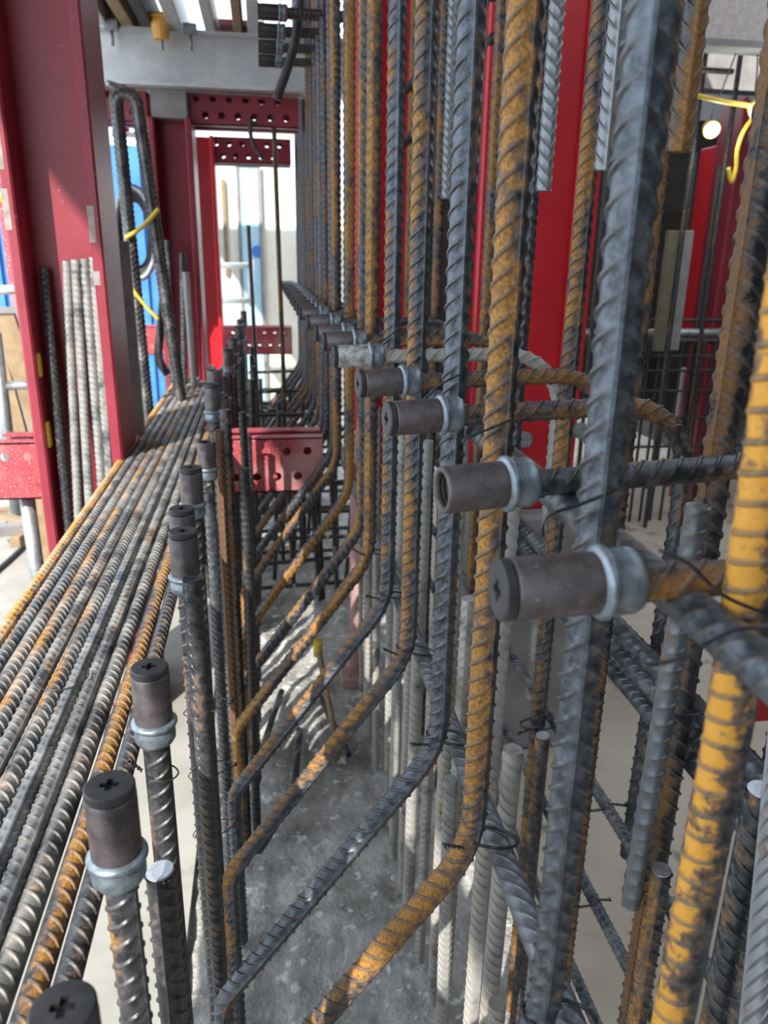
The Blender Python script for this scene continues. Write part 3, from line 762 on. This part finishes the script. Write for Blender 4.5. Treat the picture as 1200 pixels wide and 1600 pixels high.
# ------------------------------------------------------------------ distance at left
def far_box(name, label, cat, u0, u1, v0, v1, Y, d, mat, zb=None, x0=None):
    a, b = P(u0, v0, Y=Y), P(u1, v1, Y=Y)
    VF = cbox(min(a.x, b.x) if x0 is None else x0, max(a.x, b.x), Y, Y + d, b.z if zb is None else zb, a.z, .01)
    return tag(obj(name, *VF, mat, loc=((a.x + b.x) / 2, Y, b.z)), label, cat)
t_ = thing('hoarding', 'red and blue hoarding panels glimpsed through the hairpin bars', 'hoarding', P(248, 210, Y=6.3)[:])
for nm_, u0, u1, v0, v1, Y, mt in (('panel', 178, 202, 150, 206, 6.3, 'redbright'), ('panel', 203, 242, 165, 202, 6.3, 'paleblue'), ('rail', 174, 252, 205, 216, 6.27, 'alu')):
    a, b = P(u0, v0, Y=Y), P(u1, v1, Y=Y); obj(nm_, *boxes((a.x, b.x, Y, Y + .03, b.z, a.z)), mt, t_)
a = P(246, 210, Y=6.3); obj('post', *boxes((a.x, a.x + .06, 6.27, 6.34, FZ, a.z + .3)), 'galv', t_)
t_ = thing('container', 'blue corrugated container beyond the columns at left', 'container', (-2.4, 8, FZ))
x = -3.85
obj('body', *boxes((-3.9, -1.02, 8.04, 10, FZ, .95)), 'blue', t_)
while x < -1.05:
    obj('rib', *boxes((x, x + .09, 8.0, 8.04, FZ + .1, .9)), 'blue', t_); x += .19
t_ = thing('cabin', 'pale cream cabin with light blue door in the distance', 'cabin', (-.2, 9, FZ))
pa, pb = P(330, 262, Y=9), P(420, 470, Y=9)
obj('wall', *boxes((pa.x, .9, 9, 11, FZ, pa.z)), 'cream', t_)
da, db = P(372, 260, Y=9), P(409, 450, Y=9)
dr = obj('door', *cbox(da.x, db.x, 8.96, 9.0, FZ, da.z, .008), 'paleblue', t_)
obj('frame', *boxes((da.x - .03, da.x, 8.94, 9, FZ, da.z + .03), (db.x, db.x + .03, 8.94, 9, FZ, da.z + .03), (da.x - .03, db.x + .03, 8.94, 9, da.z, da.z + .03)), 'greywall', dr)
sg = P(402, 393, Y=8.95)
obj('sign', *lathe([(.0005, .006), (.062, .006), (.062, 0)], 20, axis_frame((sg.x, 8.958, sg.z), (0, -1, 0))), 'blue', dr)
wa, wb = P(345, 280, Y=8.97), P(358, 430, Y=8.97)
obj('board', *boxes((wa.x, wb.x, 8.95, 9.0, wb.z, wa.z)), 'wood', t_)
t_ = thing('guard_rail', 'white guard rail in front of the pale cabin', 'rail', P(335, 470, Y=7.5)[:])
for k, (a, b) in enumerate([((336, 415), (392, 415)), ((338, 400), (338, 478)), ((392, 405), (392, 478)), ((336, 470), (392, 470))]):
    obj('rail' if k in (0, 3) else 'post', *tube([P(*a, Y=7.5), P(*b, Y=7.5)], .028, 8), 'white', t_, smooth=True)
t_ = thing('hose_coil', 'black hose coil hanging behind the hairpin bars', 'hose coil', P(212, 430, Y=4.9)[:])
pc = P(212, 365, Y=4.9)
for k in range(4):
    ring = [(pc.x + (.11 - .012 * k) * math.cos(a), 4.9 + .025 * k, pc.z + (.25 - .02 * k) * math.sin(a)) for a in np.linspace(0, 2 * PI, 29)]
    obj('hose_turn', *tube(ring, .018, 7), 'galv' if k == 0 else 'black', t_, smooth=True)
t_ = thing('guard_rail', 'white scaffold rail at the left edge with yellow couplings', 'rail', P(0, 470, Y=3.6)[:])
for k, (a, b) in enumerate([((-60, 284), (14, 284)), ((-60, 455), (36, 452))]):
    obj('rail', *tube([P(*a, Y=3.6), P(*b, Y=3.6)], .020, 8), 'white', t_, smooth=True)
t_ = thing('post', 'slim red post with a yellow cap at the left edge', 'post', P(20, 450, Y=4.2)[:])
a, b = P(6, 318, Y=4.2), P(26, 450, Y=4.2)
obj('tube', *tube([a, (b.x, 4.2, FZ)], .028, 10), 'reddust', t_, smooth=True)
obj('cap', *tube([a, a + Vector((0, 0, .05))], .032, 10), 'yellow', t_, smooth=True)
for k, (u, v0, v1) in enumerate([(38, 442, 482), (57, 553, 590), (72, 660, 700)]):
    a, b = P(u, v0, Y=2.5), P(u + 5, v1, Y=2.5)
    tag(obj('wedge', *cbox(a.x - .022, a.x + .004, 2.5, 2.53, b.z, a.z, .003), 'yellow', loc=b), ['upper', 'middle', 'lowest'][k] + ' pale yellow wedge on the left flange of the large red column', 'wedge', 'yellow wedges')
# timber and tube clutter at left edge
t_ = thing('scaffold', 'grey scaffold frame with rungs at the left edge', 'scaffold', P(20, 690, Y=3.4)[:])
obj('upright', *tube([P(-8, 520, Y=3.4), P(26, 800, Y=3.4)], .026, 10), 'galv', t_, smooth=True)
for v in (603, 690): obj('rung', *tube([P(12, v, Y=3.4), P(64, v - 2, Y=3.4)], .018, 8), 'galv', t_, smooth=True)
for k, (u0, v0, u1, v1, Y, mat, w) in enumerate([(2, 490, 66, 670, 3.7, 'wood', 'brown plank leaning behind the scaffold frame'), (30, 480, 78, 690, 4.0, 'greywall', 'grey weathered panel behind the leaning plank'), (-20, 520, 30, 700, 3.8, 'wood', 'second brown plank at the left edge')]):
    a, b = P(u0, v0, Y=Y), P(u1, v1, Y=Y)
    dirv = (b - a); e = a + dirv * ((FZ - a.z) / dirv.z); ww = .05 if mat == 'wood' else .16
    V = [(p.x + s, Y + q, p.z) for p in (a, e) for q in (0, .03) for s in (-ww, ww)]
    F = [[0, 1, 3, 2], [4, 6, 7, 5], [0, 4, 5, 1], [2, 3, 7, 6], [0, 2, 6, 4], [1, 5, 7, 3]]
    tag(obj('plank', V, F, mat, loc=e), w, 'plank')
t_ = thing('timber_block', 'dark rubble timbers piled on the slab at the left edge', 'timber', P(10, 850, Z=FZ)[:])
for k in range(5):
    M = Matrix.Translation(P(10 + 9 * k, 800 + 8 * k, Z=FZ + .03 + .02 * k)) @ Matrix.Rotation(.5 + k, 4, 'Z')
    obj('offcut', *xform(cbox(-.16, .16, -.03, .03, -.03, .03, .004), M), 'greywall' if k % 2 else 'wood', t_)
tag(obj('hose', *tube(smooth_path([P(*q, Z=FZ + .012) for q in ((-20, 905), (20, 870), (40, 850), (70, 815), (95, 800))], 5), .013, 7), 'black', loc=P(20, 870, Z=FZ), smooth=True), 'black hose lying on the slab at the left edge', 'hose')
tag(obj('hose', *tube(smooth_path([P(*q, Y=3.75) for q in ((255, 470), (250, 520), (248, 560), (262, 585))], 5), .02, 7), 'black', loc=P(250, 585, Y=3.75), smooth=True), 'black hose end drooping beside the bundle', 'hose')

# ------------------------------------------------------------------ far cage below the beam
k = 0
for zz in (-.76, -.88, -1.0, -1.12, -1.25, -1.38, -1.5):
    for yy in (A_Y[11] + .07, A_Y[13] + .07, A_Y[16] + .07, A_Y[-1] - .07):
        rebar([(-.12, yy, zz), (.45, yy + .05, zz + random.uniform(-.03, .03))], .022, f'{ORD[k % 4]} far cage frame from the camera: {ORD[k // 4] if k // 4 else "topmost"} dark cross tie down', name='cross_tie', group='cross ties in the far cage', lod=2, rust=.2, tone=.15, rad=0); k += 1
for k in range(28):
    x = random.uniform(-.04, .44); yy = (A_Y[11 + k % 8] + A_Y[12 + k % 8]) / 2 + random.uniform(-.05, .05)
    rebar([(x, yy, random.uniform(-.95, -.7)), (x + random.uniform(-.05, .05), yy, FZ)], .024, f'dark upright in the far cage under the red beam, {ORD[k]} of the uprights', name='cage_upright', group='uprights in the far cage', lod=2, rust=.25, tone=.15, rad=0, dust=.1)

# loose bars on the bed and a capped pin
for k, (a, b) in enumerate([((405, 1330), (480, 1210)), ((440, 1080), (410, 1170)), ((500, 1090), (545, 1180)), ((468, 1140), (460, 1230))]):
    p, q = P(*a, Z=FZ + .022), P(*b, Z=FZ + .022)
    rebar([p, q], .022, ['dark offcut lying on the pit bed below the fourth diagonal', 'dark offcut lying far back on the pit bed, left', 'dark offcut lying far back on the pit bed, right', 'dark offcut lying far back on the pit bed, middle'][k], name='offcut_rebar', group='offcuts on the pit bed', lod=1, rust=.05, tone=.3, rad=0, up=(0, 0, 1))
t_ = thing('marker_pin', 'thin pin with a yellow cap standing in the pit', 'pin', P(535, 1230, Z=FZ)[:])
p = P(497, 1012, Y=2.35); q = P(530, 1200, Y=2.2)
obj('pin', *tube([p, Vector((q.x, q.y, FZ))], .011, 8), 'wood', t_, smooth=True)
obj('cap', *tube([p + Vector((0, 0, .03)), p - Vector((0, 0, .03))], .016, 10), 'yellow', t_, smooth=True)

# ------------------------------------------------------------------ right-hand distance
YR = 4.5
wr = struct('wall_right', boxes((3.6, 3.7, -2.6, 8, FZ, 2.4)), 'darkply', 'dark formwork along the right side, extended unseen to block light')  # near stretch is out of view, carried on to block light from the right
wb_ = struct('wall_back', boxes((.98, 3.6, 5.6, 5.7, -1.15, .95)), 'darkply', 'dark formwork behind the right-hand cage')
a = P(1090, 62, Y=3.9); b_ = P(1260, 62, Y=3.9)
t_ = thing('edge_beam', 'pale concrete-faced beam at the upper right corner', 'beam', (2.4, 3.9, a.z))
obj('face', *boxes((.98, 3.6, 3.9, 4.0, a.z, a.z + .45)), 'paleconc', t_)
obj('lip', *boxes((.98, 3.6, 3.86, 4.0, a.z - .03, a.z)), 'greywall', t_)
t_ = thing('back_beam', 'grey-mauve concrete beam under the pale edge beam', 'beam', (2.5, 5.2, .6))
obj('face', *boxes((1.05, 3.6, 5.2, 5.35, P(1100, 138, Y=5.2).z, 2.38)), 'greywall', t_)
a_lip = a.z - .03
# rails and cage
for k, (v, r) in enumerate([(500, .012), (520, .026), (533, .020)]):
    p, q = P(905, v, Y=YR - .02 * k), P(1150, v - 4, Y=YR - .02 * k)
    tag(obj('rail', *tube([p, (3.5, p.y, p.z)], r, 10), 'black' if k != 1 else 'galv', loc=p, smooth=True), ['thin rail above the grey tube of the right-hand cage', 'grey tube rail across the right-hand cage', 'dark tube just under the grey rail'][k], 'rail', 'rails of the right-hand cage')
k = 0
for u, v0, Y in [(968, 70, 4.4), (1105, 65, 4.3), (1160, 66, 4.35), (940, 150, 4.6), (1055, 360, 4.3), (1078, 360, 4.35), (1040, 240, 4.5), (1125, 260, 4.5), (1003, 200, 4.6), (1088, 240, 4.6)]:
    p = P(u, v0, Y=Y)
    wide = k in (4, 5)
    if wide:
        tag(obj('timber_post', *cbox(p.x - .03, p.x + .03, Y, Y + .05, -.5, p.z, .004), 'greywall' if k == 5 else 'olive', loc=(p.x, Y, -.5)), ['brown timber upright in the right-hand cage', 'grey timber upright in the right-hand cage'][k - 4], 'timber')
    else:
        rebar([p, (p.x, Y, FZ)], .030, f'dark upright of the right-hand cage, {ORD[k]} listed from the pale beam', name='cage_upright', group='uprights of the right-hand cage', lod=2, rust=.15, tone=.2, rad=0)
    k += 1
for k, u in enumerate(range(1000, 1150, 17)):
    p = P(u, 535, Y=4.42)
    rebar([p, (p.x, 4.42, FZ)], .020, f'thin mesh upright below the grey rail, {ORD[k]} from the left', name='mesh_upright', group='mesh uprights below the grey rail', lod=2, rust=.05, tone=.1, rad=0)
for k, v in enumerate([557, 580, 612, 655, 700, 728]):
    p = P(925, v, Y=4.40)
    rebar([p, (3.4, 4.40, p.z)], .018, f'thin mesh cross bar below the grey rail, {ORD[k]} from the top' if k else 'thin mesh cross bar below the grey rail, topmost', name='mesh_cross_bar', group='mesh cross bars below the grey rail', lod=2, rust=.05, tone=.1, rad=0)
p = P(1085, 108, Y=4.1); q = P(1145, 112, Y=4.1)
rebar([(p.x - .3, 4.1, p.z), q], .03, 'dark bar stub poking out sideways below the pale beam', name='stub_rebar', lod=2, rust=.05, tone=.1, rad=0)
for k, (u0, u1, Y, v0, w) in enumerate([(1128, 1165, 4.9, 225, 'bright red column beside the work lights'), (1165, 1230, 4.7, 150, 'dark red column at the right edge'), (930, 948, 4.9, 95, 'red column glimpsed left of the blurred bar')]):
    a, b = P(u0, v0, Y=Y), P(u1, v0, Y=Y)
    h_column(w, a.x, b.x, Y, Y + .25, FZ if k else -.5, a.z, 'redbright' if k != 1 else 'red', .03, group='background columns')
# white sheet added to stand in for a lit strip behind the mesh
far_box('light_strip', 'white sheet standing in for a lit strip far behind the mesh', 'board', 1066, 1090, 575, 670, 5.2, .04, 'white', zb=FZ)
# work lights
for k, (u, v, Y) in enumerate([(1112, 203, 4.1), (1184, 172, 3.9)]):
    c = P(u, v, Y=Y)
    t_ = thing('work_light', ['small work light hanging in the dark behind the bars', 'work light with a yellow housing at the right edge'][k], 'lamp', c[:], 'work lights')
    M = axis_frame(c, (-.2, -1, -.45))
    obj('housing', *lathe([(.0005, -.05), (.035, -.05), (.044, 0), (.041, .004)], 16, M), 'yellow', t_, smooth=True)
    obj('lens', *lathe([(.0005, .012), (.025, .010), (.038, .002)], 16, M), 'glow', t_, smooth=True)
    obj('hanger', *tube([c + Vector((0, .03, .04)), (c.x, 3.97, a_lip)], .004, 6), 'black', t_)
    ld = bpy.data.lights.new('lamp', 'POINT'); ld.energy = 2.0; ld.shadow_soft_size = .05; ld.color = (.95, 1, .95)
    lo = bpy.data.objects.new('bulb', ld); COL.objects.link(lo); lo.parent = t_; lo.location = M.to_3x3() @ Vector((0, 0, .08))
tag(obj('cable', *tube(smooth_path([P(*q, Y=3.9) for q in ((955, 96), (1010, 118), (1080, 146), (1130, 158), (1178, 166))], 6), .012, 7), 'yellow', loc=P(1080, 146, Y=3.9), smooth=True), 'yellow lamp cable strung behind the bars', 'cable')
tag(obj('cable', *tube(smooth_path([P(*q, Y=4.0) for q in ((1182, 176), (1162, 205), (1152, 235), (1150, 262), (1143, 285), (1138, 262))], 6), .010, 7), 'yellow', loc=P(1150, 262, Y=4.), smooth=True), 'yellow cable loop hanging before the red column', 'cable')

# ------------------------------------------------------------------ tie wires
def ring_pts(c, ax, rx, ry, u, n=20, turns=1.0, climb=.0):
    ax = Vector(ax).normalized(); u = Vector(u); u = (u - ax * u.dot(ax)).normalized(); w = ax.cross(u)
    return [Vector(c) + u * rx * math.cos(a) + w * ry * math.sin(a) + ax * climb * a / (2 * PI) for a in np.linspace(0, 2 * PI * turns, int(n * turns) + 1)]
def tie(label, c, ax, u, rx, ry, tail, r=.0011, loops=2, group='tie wires at the bends'):
    """two loops of wire round the crossing, with a twisted tail at its knot"""
    t_ = thing('tie_wire', label, 'tie wire', Vector(c)[:], group)
    for q in range(loops):
        pts = ring_pts(Vector(c) + Vector(ax).normalized() * (.003 * q), ax, rx + .0006 * q, ry, u, 22, 1.0, .002)
        obj('loop', *tube(pts, r, 5, False), 'wire', t_, smooth=True)
    k0 = Vector(tail[0]); d = Vector(tail[1]) - k0
    a = d.normalized(); s = a.orthogonal().normalized(); b = a.cross(s); L_ = d.length
    for q in range(2):
        pts = []
        for i in range(22):
            f = i / 21; an = f * 13 + q * PI; rr = .0014 + .003 * max(0, f - .75)
            pts.append(k0 + d * f + (s * math.cos(an) + b * math.sin(an)) * rr)
        pts.append(pts[-1] + s * (.006 if q else -.003) + b * .004 - a * .003)
        obj('twist', *tube(pts, r, 5), 'wire', t_, smooth=True)
for k, y in enumerate(A_Y[:6]):
    c = Vector((.257, y, -.690))
    tie(f'black wire tie at the bend of the {ORD[k]} cranked bar', c, (.25, 0, 1), (1, 0, 0), .0385, .0195, ((.222, y - .012, -.690), (.190, y - .032, -.672 + .008 * (k % 2))))
# wires at the couplers, stretched from coupler bar to wall bar
wires = [([(848, 838), (850, 815), (870, 800), (915, 785), (968, 762)], .50, 'grey wire from the open-mouthed coupler bar to the blurred wall bar'),
         ([(722, 692), (730, 684), (760, 672), (800, 655)], .735, 'thin wire crossing the orange wall bar below the third coupler bar'),
         ([(662, 624), (680, 608), (700, 594), (722, 584)], .945, 'thin bright wire by the fourth coupler bar'),
         ([(590, 535), (605, 528), (625, 510)], 1.21, 'thin wire by the fifth coupler bar'),
         ([(1030, 860), (1075, 880), (1130, 930), (1200, 960)], .385, 'blurred doubled wire crossing the rusty shank of the first coupler bar'),
         ([(1005, 1040), (1060, 1030), (1095, 1010), (1150, 985), (1210, 978)], .34, 'blurred wire wound over the grey longitudinal bar'),
         ([(52, 1066), (70, 1078), (110, 1075), (135, 1060), (138, 1046)], .84, 'loose wire lying across the bundled bars')]
for pts, Y, w in wires:
    path = [P(u, v, Y=Y) for u, v in pts] if 'bundled' not in w else [P(u, v, Z=BZ + .018) for u, v in pts]
    tag(obj('tie_wire', *tube(smooth_path(path, 6), .0013, 6), 'wire', loc=path[0], smooth=True), w, 'tie wire')
# ties on the rear face and on the left row
y = B_Y[1]; tie('wire tie round the second rear upright and the stacked longitudinal bars', (BX + .0, y, -.535), (0, .1, 1), (1, 0, 0), .038, .024, ((.470, y - .020, -.535), (.445, y - .034, -.528)), group='tie wires on the rear face')
y = B_Y[3]; tie('wire tie round the rusty fourth rear upright', (BX, y, -.86), (0, .1, 1), (1, 0, 0), .034, .024, ((.478, y - .014, -.86), (.45, y - .03, -.855)), group='tie wires on the rear face')
y = B_Y[2]; tie('wire tie with curled tail on the third rear upright', (BX + .01, y, -.86), (0, .1, 1), (1, 0, 0), .034, .024, ((.535, y - .016, -.85), (.56, y - .03, -.845)), group='tie wires on the rear face')
y = B_Y[2]; tie('low wire tie on the third rear upright', (BX + .01, y, -1.06), (0, .1, 1), (1, 0, 0), .034, .024, ((.535, y - .016, -1.05), (.555, y - .03, -1.04)), group='tie wires on the rear face')
x, y, z = L[2]
tie('loose wire loop under the collar of the third left coupler bar', (x + .004, y, z - .135), (.15, 0, 1), (1, 0, 0), .0185, .0175, ((x - .018, y - .006, z - .125), (x - .03, y - .012, z - .105)), loops=1, group='tie wires on the left row')
x, y, z = L[3]
for q, dz in enumerate((-.30, -.42, -.54)):
    tie(f'thin wire tie round the long-shafted left coupler bar, {["upper", "middle", "lower"][q]} of three', (x + .015, y + .01, z + dz), (-.25, 0, 1), (1, 0, 0), .036, .020, ((x + .05, y, z + dz + .01), (x + .06, y - .01, z + dz + .022)), r=.0009, loops=1, group='tie wires on the left row')
print('bars', NB[0], 'objects', len(bpy.data.objects), 'tris', sum(len(p.vertices) - 2 for m in bpy.data.meshes for p in m.polygons))
